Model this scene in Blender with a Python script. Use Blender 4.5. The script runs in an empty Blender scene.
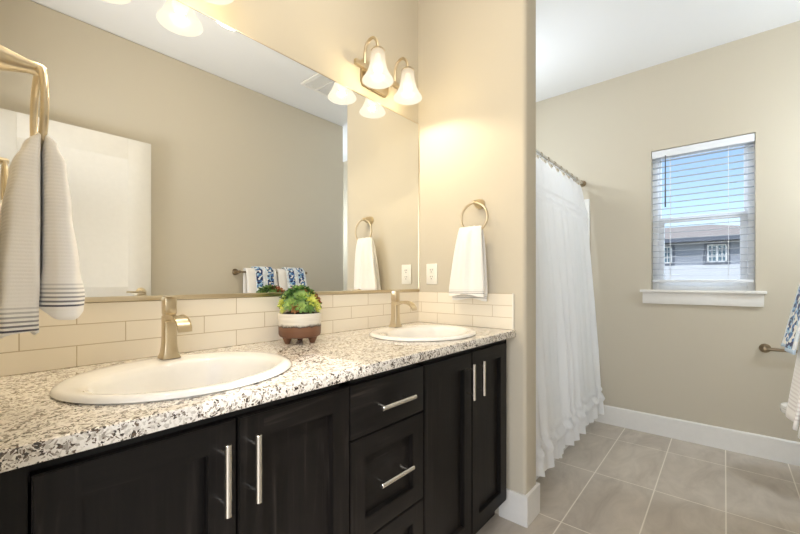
import bpy, bmesh, math, random
from mathutils import Vector, Matrix, noise
random.seed(7)
C = bpy.context.scene.collection
SC = bpy.context.scene
PI = math.pi

# ------------------------------------------------------------------ camera
cam_d = bpy.data.cameras.new('camera'); cam = bpy.data.objects.new('camera', cam_d); C.objects.link(cam)
cam.location = (0.0, 0.0, 1.136)
cam.rotation_euler = (PI/2, 0, math.radians(40.6264 - 90))
cam_d.sensor_width = 36; cam_d.lens = 378.35/800*36
cam_d.shift_y = 14.33/800
cam_d.clip_start = 0.01; cam_d.clip_end = 300
SC.camera = cam

# ------------------------------------------------------------------ world, lights, exposure
W = bpy.data.worlds.new('sky'); SC.world = W; W.use_nodes = True
wn = W.node_tree; wn.nodes.clear()
sky = wn.nodes.new('ShaderNodeTexSky'); sky.sky_type = 'NISHITA'
sky.sun_elevation = math.radians(48); sky.sun_rotation = math.radians(250); sky.sun_disc = False
sky.air_density = 1.0; sky.dust_density = 0.6; sky.ozone_density = 1.0
bg = wn.nodes.new('ShaderNodeBackground'); bg.inputs['Strength'].default_value = 0.16
wo = wn.nodes.new('ShaderNodeOutputWorld')
wn.links.new(sky.outputs[0], bg.inputs[0]); wn.links.new(bg.outputs[0], wo.inputs[0])

sun_d = bpy.data.lights.new('sun', 'SUN'); sun = bpy.data.objects.new('sun', sun_d); C.objects.link(sun)
sun_d.energy = 3.0; sun_d.angle = 0.01; sun_d.color = (1, .95, .88)
sun.rotation_euler = (math.radians(40), 0, math.radians(-60))   # from behind, falls on the house next door

def area(name, loc, rot, sx, sy, power, col):
    d = bpy.data.lights.new(name, 'AREA'); d.shape = 'RECTANGLE'; d.size = sx; d.size_y = sy
    d.energy = power; d.color = col
    o = bpy.data.objects.new(name, d); C.objects.link(o); o.location = loc; o.rotation_euler = rot
    return o
# daylight entering by the bathroom window
def aim(o, target):
    o.rotation_euler = (Vector(target) - Vector(o.location)).to_track_quat('-Z', 'Y').to_euler()
# open sky above the neighbouring roof, and the sunlit ground under the window
aim(area('skylight_high', (5.0, 0.3, 3.9), (0, 0, 0), 2.2, 1.6, 400, (0.80, 0.90, 1.0)), (3.3, .13, 1.6))
# added soft fill from behind the camera, shining in through the open doorway
area('doorway_fill', (-1.5, 0.15, 1.55), (0, -PI/2, 0), 2.2, 1.8, 42, (0.97, 0.98, 1.0))
# added upward fill, placed like a bounce flash, to brighten the ceiling
fl = area('ceiling_bounce_fill', (-.02, .12, 1.60), (0, 0, 0), .35, .35, 3.0, (0.95, 0.97, 1.0)); fl.data.spread = math.radians(110)
aim(fl, (1.2, .25, 2.744))
# second added fill through the doorway, brightening the left towel and vanity
aim(area('vanity_side_fill', (-1.0, -1.1, 1.55), (0, 0, 0), .9, 1.2, 22, (0.98, 0.985, 1.0)), (.35, .95, 1.2))
# unseen point lights without fixtures, added to brighten the far room and vanity
def lamp(name, loc, power, col, r=.08):
    d = bpy.data.lights.new(name, 'POINT'); d.energy = power; d.color = col; d.shadow_soft_size = r
    o = bpy.data.objects.new(name, d); C.objects.link(o); o.location = loc
lamp('alcove_fill', (2.80, -.95, 1.85), 23, (0.76, 0.87, 1.0))
lamp('tub_fill', (2.6, 1.28, 2.15), 12, (0.86, 0.93, 1.0))
lamp('upper_wall_fill', (.90, .75, 2.55), 6.5, (1.0, .90, .74), .12)  # added warm fill with no fixture, lifts the upper vanity walls

SC.view_settings.view_transform = 'Standard'; SC.view_settings.look = 'None'
SC.view_settings.exposure = 0.34; SC.view_settings.gamma = 1.0
SC.view_settings.use_curve_mapping = False
SC.cycles.max_bounces = 10; SC.cycles.diffuse_bounces = 6; SC.cycles.glossy_bounces = 6
SC.cycles.transparent_max_bounces = 12; SC.cycles.sample_clamp_indirect = 4.0
SC.cycles.use_denoising = True

# ------------------------------------------------------------------ materials
def lin(c):
    c = [x/255 for x in c]
    return tuple([x/12.92 if x <= .04045 else ((x+.055)/1.055)**2.4 for x in c] + [1.0])
class M:
    """small node-graph builder"""
    def __init__(s, name):
        s.m = bpy.data.materials.new(name); s.m.use_nodes = True; s.t = s.m.node_tree
        s.b = s.t.nodes['Principled BSDF']; s.out = s.t.nodes['Material Output']
    def n(s, typ, **kw):
        nd = s.t.nodes.new(typ)
        for k, v in kw.items():
            if k.startswith('i_'): nd.inputs[k[2:].replace('_', ' ')].default_value = v
            else: setattr(nd, k, v)
        return nd
    def l(s, a, b): s.t.links.new(a, b)
    def coord(s, scale=(1,1,1), loc=(0,0,0), rot=(0,0,0)):
        tc = s.n('ShaderNodeTexCoord'); mp = s.n('ShaderNodeMapping')
        mp.inputs['Scale'].default_value = scale; mp.inputs['Location'].default_value = loc; mp.inputs['Rotation'].default_value = rot
        s.l(tc.outputs['Object'], mp.inputs['Vector']); return mp.outputs[0]
    def ramp(s, fac, stops, interp='LINEAR'):
        r = s.n('ShaderNodeValToRGB'); r.color_ramp.interpolation = interp
        e = r.color_ramp.elements
        while len(e) < len(stops): e.new(.5)
        for el, (p, c) in zip(e, stops): el.position = p; el.color = c if len(c) == 4 else (*c, 1)
        s.l(fac, r.inputs[0]); return r.outputs[0]
    def mix(s, fac, a, b, mode='MIX'):
        m = s.n('ShaderNodeMix', data_type='RGBA', blend_type=mode)
        for sock, v in ((m.inputs[0], fac), (m.inputs[6], a), (m.inputs[7], b)):
            if isinstance(v, (float, int)): sock.default_value = v
            elif isinstance(v, tuple): sock.default_value = v
            else: s.l(v, sock)
        return m.outputs[2]
    def bump(s, h, strength=.2, dist=.002):
        b = s.n('ShaderNodeBump'); b.inputs['Strength'].default_value = strength; b.inputs['Distance'].default_value = dist
        s.l(h, b.inputs['Height']); s.l(b.outputs[0], s.b.inputs['Normal'])
    def set(s, **kw):
        for k, v in kw.items():
            k = k.replace('_', ' ')
            if isinstance(v, (float, int, tuple)): s.b.inputs[k].default_value = v
            else: s.l(v, s.b.inputs[k])
        return s

def plain(name, col, rough=.5, metal=0.0, nscale=40, nstr=.03, **kw):
    m = M(name); c = lin(col)
    nz = m.n('ShaderNodeTexNoise'); nz.inputs['Scale'].default_value = nscale; nz.inputs['Detail'].default_value = 4
    m.l(m.coord(), nz.inputs['Vector'])
    d = tuple([x*.93 for x in c[:3]] + [1])
    m.set(Base_Color=m.mix(nz.outputs[0], d, c), Roughness=rough, Metallic=metal)
    if nstr: m.bump(nz.outputs[0], nstr, .001)
    for k, v in kw.items(): m.set(**{k: v})
    return m.m

def wall_mat(name, col):
    m = M(name); c = lin(col)
    nz = m.n('ShaderNodeTexNoise'); nz.inputs['Scale'].default_value = 160; nz.inputs['Detail'].default_value = 5
    m.l(m.coord(), nz.inputs['Vector']); m.set(Base_Color=c, Roughness=.75); m.bump(nz.outputs[0], .08, .001)
    return m.m
MAT = {}
MAT['wall'] = wall_mat('greige_wall_paint', (198, 190, 173))
MAT['ceiling'] = wall_mat('white_ceiling_paint', (230, 231, 232))
MAT['trim'] = plain('white_trim_paint', (236, 234, 230), .35, nstr=0)
MAT['door'] = plain('white_door_paint', (220, 216, 207), .4, nstr=0)
MAT['nickel'] = plain('champagne_brushed_nickel', (214, 199, 170), .28, 1.0, nscale=220, nstr=.02)
MAT['bronze'] = plain('aged_bronze_nickel', (150, 134, 112), .32, 1.0, nstr=.02)
MAT['chrome'] = plain('polished_chrome', (222, 222, 222), .12, 1.0, nstr=0)
MAT['satin'] = plain('satin_steel_pull', (226, 222, 214), .24, 1.0, nscale=300, nstr=.02)
MAT['porcelain'] = plain('glazed_porcelain', (243, 241, 237), .08, nstr=0, Coat_Weight=.5, Coat_Roughness=.03)
MAT['plastic'] = plain('white_plastic', (240, 236, 226), .35, nstr=0)
MAT['dark'] = plain('dark_slot', (40, 36, 32), .6, nstr=0)
MAT['tub'] = plain('tub_acrylic', (236, 236, 234), .15, nstr=0)
MAT['vinyl'] = plain('white_vinyl', (246, 249, 252), .35, nstr=0)
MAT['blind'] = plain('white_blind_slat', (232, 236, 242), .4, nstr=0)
MAT['slat'] = plain('backlit_grey_blind_slat', (182, 189, 200), .45, nstr=0)  # white slats; their dimness against the sky is put into this grey
MAT['wand'] = plain('dark_wand', (60, 66, 78), .3, nstr=0)
MAT['soil'] = plain('dark_soil', (60, 46, 34), .9, nscale=120, nstr=.6)

m = M('mirror_silver'); m.set(Base_Color=(.93, .94, .93, 1), Metallic=1.0, Roughness=.0); MAT['mirror'] = m.m

# clear window pane
m = M('window_glass')
tr = m.n('ShaderNodeBsdfTransparent'); gl = m.n('ShaderNodeBsdfGlossy'); gl.inputs['Roughness'].default_value = 0.0
fr = m.n('ShaderNodeFresnel'); fr.inputs['IOR'].default_value = 1.12
mx = m.n('ShaderNodeMixShader'); m.l(fr.outputs[0], mx.inputs[0]); m.l(tr.outputs[0], mx.inputs[1]); m.l(gl.outputs[0], mx.inputs[2])
tr.inputs[0].default_value = (.97, .985, 1, 1); m.l(mx.outputs[0], m.out.inputs[0]); MAT['glass'] = m.m

# espresso wood
def wood(name, vertical=True):
    m = M(name)
    sc = (55, 55, 3.0) if vertical else (3.0, 55, 55)
    v = m.coord(scale=sc)
    nz = m.n('ShaderNodeTexNoise'); nz.inputs['Scale'].default_value = 1.0; nz.inputs['Detail'].default_value = 6; nz.inputs['Distortion'].default_value = 1.2
    m.l(v, nz.inputs['Vector'])
    col = m.ramp(nz.outputs[0], [(.3, lin((12, 11, 10))), (.58, lin((20, 17, 16))), (.68, lin((30, 27, 25))), (.78, lin((52, 47, 43)))])
    m.set(Base_Color=col, Roughness=.45, Specular_IOR_Level=.22); m.bump(nz.outputs[0], .3, .0006)
    return m.m
MAT['wood_v'] = wood('espresso_wood_upright'); MAT['wood_h'] = wood('espresso_wood_level', False)
MAT['recess'] = plain('espresso_frame', (16, 14, 13), .6, nstr=0)

# granite
m = M('speckled_granite')
v = m.coord()
nb = m.n('ShaderNodeTexNoise'); nb.inputs['Scale'].default_value = 45; nb.inputs['Detail'].default_value = 3; m.l(v, nb.inputs['Vector'])
wv = m.mix(.022, v, nb.outputs['Color'], 'ADD')
v1 = m.n('ShaderNodeTexVoronoi'); v1.inputs['Scale'].default_value = 215; m.l(wv, v1.inputs['Vector'])
v2 = m.n('ShaderNodeTexVoronoi'); v2.inputs['Scale'].default_value = 380; m.l(wv, v2.inputs['Vector'])
s1 = m.n('ShaderNodeSeparateColor'); m.l(v1.outputs['Color'], s1.inputs[0])
s2 = m.n('ShaderNodeSeparateColor'); m.l(v2.outputs['Color'], s2.inputs[0])
n1 = m.n('ShaderNodeTexNoise'); n1.inputs['Scale'].default_value = 60; n1.inputs['Detail'].default_value = 2; m.l(v, n1.inputs['Vector'])
base = m.ramp(s1.outputs[0], [(0, lin((238, 233, 225))), (.50, lin((226, 220, 210))), (.72, lin((202, 195, 185))), (.88, lin((160, 152, 142)))], 'CONSTANT')
ad = m.n('ShaderNodeMath', operation='MULTIPLY'); m.l(s1.outputs[1], ad.inputs[0]); 
mr = m.n('ShaderNodeMapRange'); mr.inputs['From Min'].default_value = .35; mr.inputs['From Max'].default_value = .62; mr.inputs['To Min'].default_value = .72; mr.inputs['To Max'].default_value = 1.1
m.l(n1.outputs[0], mr.inputs[0]); m.l(mr.outputs[0], ad.inputs[1])
dk = m.ramp(ad.outputs[0], [(0, (0, 0, 0)), (.84, (1, 1, 1))], 'CONSTANT')
c1 = m.mix(dk, base, lin((68, 61, 56)))
ad2 = m.n('ShaderNodeMath', operation='MULTIPLY'); m.l(s2.outputs[1], ad2.inputs[0]); m.l(mr.outputs[0], ad2.inputs[1])
dk2 = m.ramp(ad2.outputs[0], [(0, (0, 0, 0)), (.84, (1, 1, 1))], 'CONSTANT')
c2 = m.mix(dk2, c1, lin((104, 88, 74)))
m.set(Base_Color=c2, Roughness=.14, Coat_Weight=.3); MAT['granite'] = m.m

# wall tile (coordinates in metres; u along the wall, v up)
def tile_mat(name, along, off):
    m = M(name); v = m.coord()
    sp = m.n('ShaderNodeSeparateXYZ'); m.l(v, sp.inputs[0]); cb = m.n('ShaderNodeCombineXYZ')
    a1 = m.n('ShaderNodeMath', operation='ADD'); a1.inputs[1].default_value = off; m.l(sp.outputs[along], a1.inputs[0])
    a2 = m.n('ShaderNodeMath', operation='SUBTRACT'); a2.inputs[1].default_value = .906; m.l(sp.outputs[2], a2.inputs[0])
    m.l(a1.outputs[0], cb.inputs[0]); m.l(a2.outputs[0], cb.inputs[1])
    br = m.n('ShaderNodeTexBrick', offset=.5, offset_frequency=2)
    for k, val in (('Scale', 1.0), ('Brick Width', .219), ('Row Height', .057), ('Mortar Size', .0014), ('Mortar Smooth', .25), ('Bias', 0)): br.inputs[k].default_value = val
    br.inputs['Color1'].default_value = lin((240, 232, 216)); br.inputs['Color2'].default_value = lin((236, 227, 210)); br.inputs['Mortar'].default_value = lin((196, 180, 152))
    m.l(cb.outputs[0], br.inputs['Vector'])
    inv = m.n('ShaderNodeMath', operation='SUBTRACT'); inv.inputs[0].default_value = 1.0; m.l(br.outputs['Fac'], inv.inputs[1])
    m.set(Base_Color=br.outputs['Color'], Roughness=.16); m.bump(inv.outputs[0], .5, .0015); return m.m
MAT['tile_x'] = tile_mat('cream_tile_long', 0, .219*3.5-.206)
MAT['tile_y'] = tile_mat('cream_tile_end', 1, .219*5.5-.9735)

# floor tile
m = M('stone_floor_tile'); v = m.coord(loc=(-2.46+.61*6, -.585+.295*8, 0))
br = m.n('ShaderNodeTexBrick', offset=0.0, offset_frequency=2)
for k, val in (('Scale', 1.0), ('Brick Width', .61), ('Row Height', .295), ('Mortar Size', .0030), ('Mortar Smooth', .1), ('Bias', 0)): br.inputs[k].default_value = val
br.inputs['Color1'].default_value = (.46, .46, .46, 1); br.inputs['Color2'].default_value = (.54, .54, .54, 1)
m.l(v, br.inputs['Vector'])
nz = m.n('ShaderNodeTexNoise'); nz.inputs['Scale'].default_value = 3.2; nz.inputs['Detail'].default_value = 9; nz.inputs['Roughness'].default_value = .62; nz.inputs['Distortion'].default_value = 1.1
vs = m.coord(scale=(1.0, 2.2, 1)); m.l(vs, nz.inputs['Vector'])
col = m.ramp(nz.outputs[0], [(.30, lin((172, 161, 148))), (.5, lin((188, 178, 165))), (.68, lin((200, 190, 177)))])
tint = m.mix(.35, col, br.outputs['Color'], 'OVERLAY')
col2 = m.mix(br.outputs['Fac'], tint, lin((228, 221, 208)))
inv = m.n('ShaderNodeMath', operation='SUBTRACT'); inv.inputs[0].default_value = 1.0; m.l(br.outputs['Fac'], inv.inputs[1])
m.set(Base_Color=col2, Roughness=.38); m.bump(inv.outputs[0], .3, .001); MAT['floor'] = m.m

# terry cloth; stripes in metres above the hem of the object (object z)
def terry(name, col, stripes=None, rib=260):
    m = M(name); v = m.coord()
    sp = m.n('ShaderNodeSeparateXYZ'); m.l(v, sp.inputs[0])
    c = lin(col); base = c
    if stripes:
        z0, z1, n, dark = stripes
        mr = m.n('ShaderNodeMapRange'); mr.inputs['From Min'].default_value = z0; mr.inputs['From Max'].default_value = z1; m.l(sp.outputs[2], mr.inputs[0])
        stops = [(0, c)]
        for i in range(n):
            a = (i+.30)/n; b = (i+.74)/n; k = 1.0 - .75*(i/(n-1))
            dcol = tuple([c[j]*(1-k)+lin(dark)[j]*k for j in range(3)]+[1])
            stops += [(a, dcol), (b, c)]
        base = m.ramp(mr.outputs[0], stops, 'CONSTANT')
    nz = m.n('ShaderNodeTexNoise'); nz.inputs['Scale'].default_value = 700; m.l(v, nz.inputs['Vector'])
    w = m.n('ShaderNodeMath', operation='SINE'); ml = m.n('ShaderNodeMath', operation='MULTIPLY'); ml.inputs[1].default_value = rib*PI
    m.l(sp.outputs[2], ml.inputs[0]); m.l(ml.outputs[0], w.inputs[0])
    w2 = m.n('ShaderNodeMath', operation='MULTIPLY'); w2.inputs[1].default_value = .5; m.l(w.outputs[0], w2.inputs[0])
    a = m.n('ShaderNodeMath', operation='ADD'); m.l(w2.outputs[0], a.inputs[0]); m.l(nz.outputs[0], a.inputs[1])
    m.set(Base_Color=base, Roughness=.95, Sheen_Weight=.3); m.bump(a.outputs[0], .22, .0012); return m.m
MAT['terry'] = terry('white_terry', (238, 236, 232))
MAT['terry_s'] = terry('white_terry_striped', (248, 246, 243), (.003, .046, 6, (84, 84, 96)), 330)
MAT['terry_g'] = terry('white_terry_soft_stripe', (238, 236, 232), (.006, .030, 3, (160, 158, 156)))
MAT['terry_b'] = terry('white_bath_towel_cloth', (238, 235, 232), (.03, .20, 12, (216, 210, 208)), 200)

m = M('blue_pattern_cloth'); v = m.coord(scale=(1, 1, 1))
v1 = m.n('ShaderNodeTexVoronoi'); v1.inputs['Scale'].default_value = 75; m.l(v, v1.inputs['Vector'])
sp = m.n('ShaderNodeSeparateColor'); m.l(v1.outputs['Color'], sp.inputs[0])
col = m.ramp(sp.outputs[0], [(0, lin((30, 46, 92))), (.30, lin((64, 110, 168))), (.52, lin((150, 190, 220))), (.68, lin((232, 232, 228)))], 'CONSTANT')
spx = m.n('ShaderNodeSeparateXYZ'); m.l(v, spx.inputs[0])
ab = m.n('ShaderNodeMath', operation='ABSOLUTE'); m.l(spx.outputs[0], ab.inputs[0])
band = m.ramp(ab.outputs[0], [(0, (1, 1, 1)), (.018, (0, 0, 0)), (.075, (1, 1, 1))], 'CONSTANT')
lt = m.mix(.78, col, lin((226, 232, 236)))
hem = m.ramp(spx.outputs[2], [(0, (1, 1, 1)), (.011, (0, 0, 0))], 'CONSTANT')
cc = m.mix(band, col, lt); cc = m.mix(hem, cc, lin((186, 208, 230)))
m.set(Base_Color=cc, Roughness=.9, Sheen_Weight=.2); MAT['blue'] = m.m

# curtain: thin sheer-ish cotton
m = M('white_curtain_cotton'); v = m.coord()
nz = m.n('ShaderNodeTexNoise'); nz.inputs['Scale'].default_value = 26; nz.inputs['Detail'].default_value = 5; nz.inputs['Distortion'].default_value = .8; m.l(v, nz.inputs['Vector'])
m.set(Base_Color=lin((243, 243, 243)), Roughness=.85); m.bump(nz.outputs[0], .35, .006)
tl = m.n('ShaderNodeBsdfTranslucent'); tl.inputs[0].default_value = lin((240, 242, 246))
mx = m.n('ShaderNodeMixShader'); mx.inputs[0].default_value = .3
m.l(m.b.outputs[0], mx.inputs[1]); m.l(tl.outputs[0], mx.inputs[2]); m.l(mx.outputs[0], m.out.inputs[0]); MAT['curtain'] = m.m

# lit frosted lamp glass and bulb
m = M('frosted_lamp_glass')
sp = m.n('ShaderNodeSeparateXYZ'); m.l(m.coord(), sp.inputs[0])
mr = m.n('ShaderNodeMapRange'); mr.inputs['From Min'].default_value = 2.05; mr.inputs['From Max'].default_value = 2.19; m.l(sp.outputs[2], mr.inputs[0])
ec = m.ramp(mr.outputs[0], [(0, (.60, .55, .46)), (.35, (.62, .55, .44)), (.7, (.50, .43, .33)), (1, (.38, .32, .24))])
em = m.n('ShaderNodeEmission'); m.l(ec, em.inputs[0]); em.inputs[1].default_value = 1.0
tr = m.n('ShaderNodeBsdfTransparent'); tr.inputs[0].default_value = (.40, .385, .34, 1)
a1 = m.n('ShaderNodeAddShader'); m.l(em.outputs[0], a1.inputs[0]); m.l(tr.outputs[0], a1.inputs[1])
gl = m.n('ShaderNodeBsdfGlossy'); gl.inputs['Roughness'].default_value = .25
mx = m.n('ShaderNodeMixShader'); mx.inputs[0].default_value = .03
m.l(a1.outputs[0], mx.inputs[1]); m.l(gl.outputs[0], mx.inputs[2]); m.l(mx.outputs[0], m.out.inputs[0]); MAT['shade'] = m.m
m = M('lit_bulb'); m.set(Base_Color=(1, 1, 1, 1), Emission_Color=(1, .93, .8, 1), Emission_Strength=1.3); MAT['bulb'] = m.m

# planter: white glaze over brown, ragged dark line
m = M('two_tone_pot'); v = m.coord(); sp = m.n('ShaderNodeSeparateXYZ'); m.l(v, sp.inputs[0])
nz = m.n('ShaderNodeTexNoise'); nz.inputs['Scale'].default_value = 55; nz.inputs['Detail'].default_value = 4; m.l(v, nz.inputs['Vector'])
ml = m.n('ShaderNodeMath', operation='MULTIPLY_ADD'); ml.inputs[1].default_value = .016; m.l(nz.outputs[0], ml.inputs[0]); m.l(sp.outputs[2], ml.inputs[2])
mr = m.n('ShaderNodeMapRange'); mr.inputs['From Min'].default_value = 0; mr.inputs['From Max'].default_value = .14; m.l(ml.outputs[0], mr.inputs[0])
col = m.ramp(mr.outputs[0], [(0, lin((112, 76, 54))), (.33, lin((128, 88, 64))), (.36, lin((52, 44, 40))), (.42, lin((236, 230, 218)))])
bw = m.n('ShaderNodeTexNoise'); bw.inputs['Scale'].default_value = 8; m.l(m.coord(scale=(1, 1, 12)), bw.inputs['Vector'])
m.set(Base_Color=m.mix(m.ramp(bw.outputs[0], [(.3, (0, 0, 0)), (.7, (.18, .18, .18))]), col, lin((60, 40, 30))), Roughness=.45); m.bump(nz.outputs[0], .2, .002); MAT['pot'] = m.m

def leaf_mat(name, inner, tip):
    m = M(name); v = m.coord(); g = m.n('ShaderNodeVectorMath', operation='LENGTH'); m.l(v, g.inputs[0])
    mr = m.n('ShaderNodeMapRange'); mr.inputs['From Max'].default_value = .036; m.l(g.outputs['Value'], mr.inputs[0])
    col = m.ramp(mr.outputs[0], [(.1, lin(inner)), (.6, lin(tuple((a+b)//2 for a, b in zip(inner, tip)))), (.95, lin(tip))])
    m.set(Base_Color=col, Roughness=.4, Subsurface_Weight=.0); return m.m
MAT['leaf_g'] = leaf_mat('green_succulent', (206, 226, 140), (46, 94, 34))
MAT['leaf_d'] = leaf_mat('deep_green_succulent', (140, 176, 92), (28, 62, 26))
MAT['leaf_y'] = leaf_mat('lime_succulent', (236, 236, 150), (180, 196, 60))
MAT['leaf_r'] = leaf_mat('red_succulent', (170, 140, 80), (136, 44, 40))

# outside
m = M('lap_siding'); v = m.coord(); sp = m.n('ShaderNodeSeparateXYZ'); m.l(v, sp.inputs[0])
md = m.n('ShaderNodeMath', operation='FRACT'); ml = m.n('ShaderNodeMath', operation='MULTIPLY'); ml.inputs[1].default_value = 5.0
m.l(sp.outputs[2], ml.inputs[0]); m.l(ml.outputs[0], md.inputs[0])
m.set(Base_Color=lin((150, 158, 172)), Roughness=.7); m.bump(md.outputs[0], .6, .02); MAT['siding'] = m.m
MAT['siding_light'] = plain('pale_siding', (206, 212, 220), .7, nscale=3)
MAT['shingle'] = plain('grey_shingles', (168, 160, 154), .9, nscale=8, nstr=.4)
MAT['house_trim'] = plain('house_trim_paint', (228, 232, 236), .6, nscale=3, nstr=0)
MAT['fascia'] = plain('fascia_paint', (104, 112, 126), .6, nscale=3, nstr=0)
MAT['pane_far'] = plain('distant_pane', (92, 120, 140), .1, nscale=1, nstr=0)
MAT['ground'] = plain('dry_ground', (150, 144, 120), .95, nscale=2, nstr=.2)

# ------------------------------------------------------------------ mesh helpers
def BM(): return bmesh.new()
def box(bm, a, b, bev=0, seg=2, mat=None):
    t = bmesh.new(); bmesh.ops.create_cube(t, size=1)
    sx, sy, sz = [abs(q-p) for p, q in zip(a, b)]
    for v in t.verts: v.co = Vector(((v.co.x)*sx, v.co.y*sy, v.co.z*sz)) + Vector([(p+q)/2 for p, q in zip(a, b)])
    if bev: bmesh.ops.bevel(t, geom=t.edges[:], offset=min(bev, .49*min(sx, sy, sz)), segments=seg, affect='EDGES', profile=.5)
    merge(bm, t, mat); return bm
def merge(bm, t, mat=None):
    if mat is not None: bmesh.ops.transform(t, matrix=mat, verts=t.verts)
    me = bpy.data.meshes.new('tmp'); t.to_mesh(me); t.free(); bm.from_mesh(me); bpy.data.meshes.remove(me)
def tube(bm, pts, r, seg=12, cap=True, closed=False, flat=1.0):
    """round tube along pts; r number or list; flat squashes the second axis"""
    pts = [Vector(p) for p in pts]; n = len(pts); rings = []
    R = r if isinstance(r, (list, tuple)) else [r]*n
    up = None
    for i, p in enumerate(pts):
        if closed: d = (pts[(i+1) % n]-pts[i-1])
        else: d = (pts[min(i+1, n-1)]-pts[max(i-1, 0)])
        d.normalize()
        if up is None:
            up = Vector((0, 0, 1)) if abs(d.z) < .9 else Vector((1, 0, 0))
        a = up - d*up.dot(d)
        if a.length < 1e-5: a = Vector((0, 1, 0)) - d*d.y
        a.normalize(); up = a; b = d.cross(a)
        rings.append([bm.verts.new(p + a*math.cos(2*PI*k/seg)*R[i]*flat + b*math.sin(2*PI*k/seg)*R[i]) for k in range(seg)])
    m = n if closed else n-1
    for i in range(m):
        A, B = rings[i], rings[(i+1) % n]
        for k in range(seg): bm.faces.new((A[k], A[(k+1) % seg], B[(k+1) % seg], B[k]))
    if cap and not closed:
        bm.faces.new(rings[0][::-1]); bm.faces.new(rings[-1])
    return bm
def lathe(bm, prof, seg=48, sx=1, sy=1, c=(0, 0, 0), axis='Z', capb=False, capt=False):
    rings = []
    def P(r, h, k):
        x, y = r*math.cos(2*PI*k/seg)*sx, r*math.sin(2*PI*k/seg)*sy
        v = {'Z': (x, y, h), 'X': (h, x, y), 'Y': (x, h, y)}[axis]
        return Vector(c)+Vector(v)
    for r, h in prof:
        if r < 1e-6: rings.append([bm.verts.new(P(0, h, 0))])
        else: rings.append([bm.verts.new(P(r, h, k)) for k in range(seg)])
    for A, B in zip(rings, rings[1:]):
        if len(A) == 1 and len(B) == 1: continue
        for k in range(seg):
            j = (k+1) % seg
            if len(A) == 1: bm.faces.new((A[0], B[j], B[k]))
            elif len(B) == 1: bm.faces.new((A[k], A[j], B[0]))
            else: bm.faces.new((A[k], A[j], B[j], B[k]))
    if capb and len(rings[0]) > 1: bm.faces.new(rings[0][::-1])
    if capt and len(rings[-1]) > 1: bm.faces.new(rings[-1])
    return bm
def prism(bm, poly, a, b, axis='Y', bev=0):
    """extrude a 2D polygon between a and b along axis; poly is in the other two axes"""
    def P(p, h): return {'X': (h, p[0], p[1]), 'Y': (p[0], h, p[1]), 'Z': (p[0], p[1], h)}[axis]
    t = bmesh.new()
    A = [t.verts.new(P(p, a)) for p in poly]; B = [t.verts.new(P(p, b)) for p in poly]; n = len(poly)
    t.faces.new(A[::-1]); t.faces.new(B)
    for i in range(n): t.faces.new((A[i], A[(i+1) % n], B[(i+1) % n], B[i]))
    if bev: bmesh.ops.bevel(t, geom=t.edges[:], offset=bev, segments=2, affect='EDGES')
    merge(bm, t); return bm
def obj(name, bm, mat, parent=None, loc=None, smooth=True, solid=0, sub=0, angle=35):
    bmesh.ops.recalc_face_normals(bm, faces=bm.faces)
    me = bpy.data.meshes.new(name); bm.to_mesh(me); bm.free()
    for mt in (mat if isinstance(mat, list) else [mat]): me.materials.append(MAT[mt])
    if smooth:
        for p in me.polygons: p.use_smooth = True
        try: me.set_sharp_from_angle(angle=math.radians(angle))
        except Exception: pass
    o = bpy.data.objects.new(name, me); C.objects.link(o)
    if loc is not None:                      # geometry given in world space, origin moved to loc
        me.transform(Matrix.Translation(-Vector(loc))); o.location = loc
    if parent is not None:
        o.parent = parent
        wp = Vector((0, 0, 0)); q = parent
        while q is not None: wp += Vector(q.location); q = q.parent
        o.location = Vector(o.location) - wp
    if solid:
        s = o.modifiers.new('solid', 'SOLIDIFY'); s.thickness = solid; s.offset = 0
    if sub:
        s = o.modifiers.new('sub', 'SUBSURF'); s.levels = sub; s.render_levels = sub
    return o
def tag(o, label, cat, group=None):
    o['label'] = label; o['category'] = cat
    if group: o['group'] = group
    return o
def thing(name, label, cat, loc=(0, 0, 0), group=None):
    o = bpy.data.objects.new(name, None); C.objects.link(o); o.location = loc; o.empty_display_size = .05
    return tag(o, label, cat, group)
def struct(name, bm, mat, **kw):
    o = obj(name, bm, mat, **kw); o['kind'] = 'structure'; return o

# ------------------------------------------------------------------ room shell
D, XE, XE2, XW, YF, YO, ZC = 1.3306, 1.712, 1.850, 3.376, .700, -.358, 2.744
XL = .015; YT = 1.62
def bw(a, b): return box(BM(), a, b)
struct('floor', bw((-2.2, -1.7, -.06), (3.53, 1.75, 0)), 'floor')
struct('ceiling', bw((-.12, -1.7, ZC), (3.53, 1.75, ZC+.08)), 'ceiling')
struct('wall_north', bw((-.12, D, 0), (XE+.02, YT, ZC)), 'wall')
bm = bw((XL-.115, .60, 0), (XL, D, ZC)); box(bm, (XL-.115, -.28, 2.07), (XL, .60, ZC)); box(bm, (XL-.115, -1.0, 0), (XL, -.30, ZC))
struct('wall_west', bm, 'wall')
struct('wall_south', box(BM(), (XL, YO-.115, 0), (2.60, YO, ZC), .012, 3), 'wall')
struct('wall_alcove', bw((2.485, -1.25, 0), (2.60, YO-.115, ZC)), 'wall')
struct('wall_alcove_back', bw((2.485, -1.35, 0), (3.53, -1.25, ZC)), 'wall')
# partition between vanity and shower, rounded drywall corners
prof = []
r = .018
for cx, cy, a0 in ((XE+r, YF+r, PI), (XE2-r, YF+r, 1.5*PI)):
    for k in range(7): a = a0 + k*PI/12; prof.append((cx+r*math.cos(a), cy+r*math.sin(a)))
prof += [(XE2, YT), (XE, YT)]
struct('wall_partition', prism(BM(), prof, 0, ZC, 'Z'), 'wall')
struct('wall_shower', bw((XE2, YT-.005, 0), (3.53, YT+.1, ZC)), 'wall')
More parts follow.
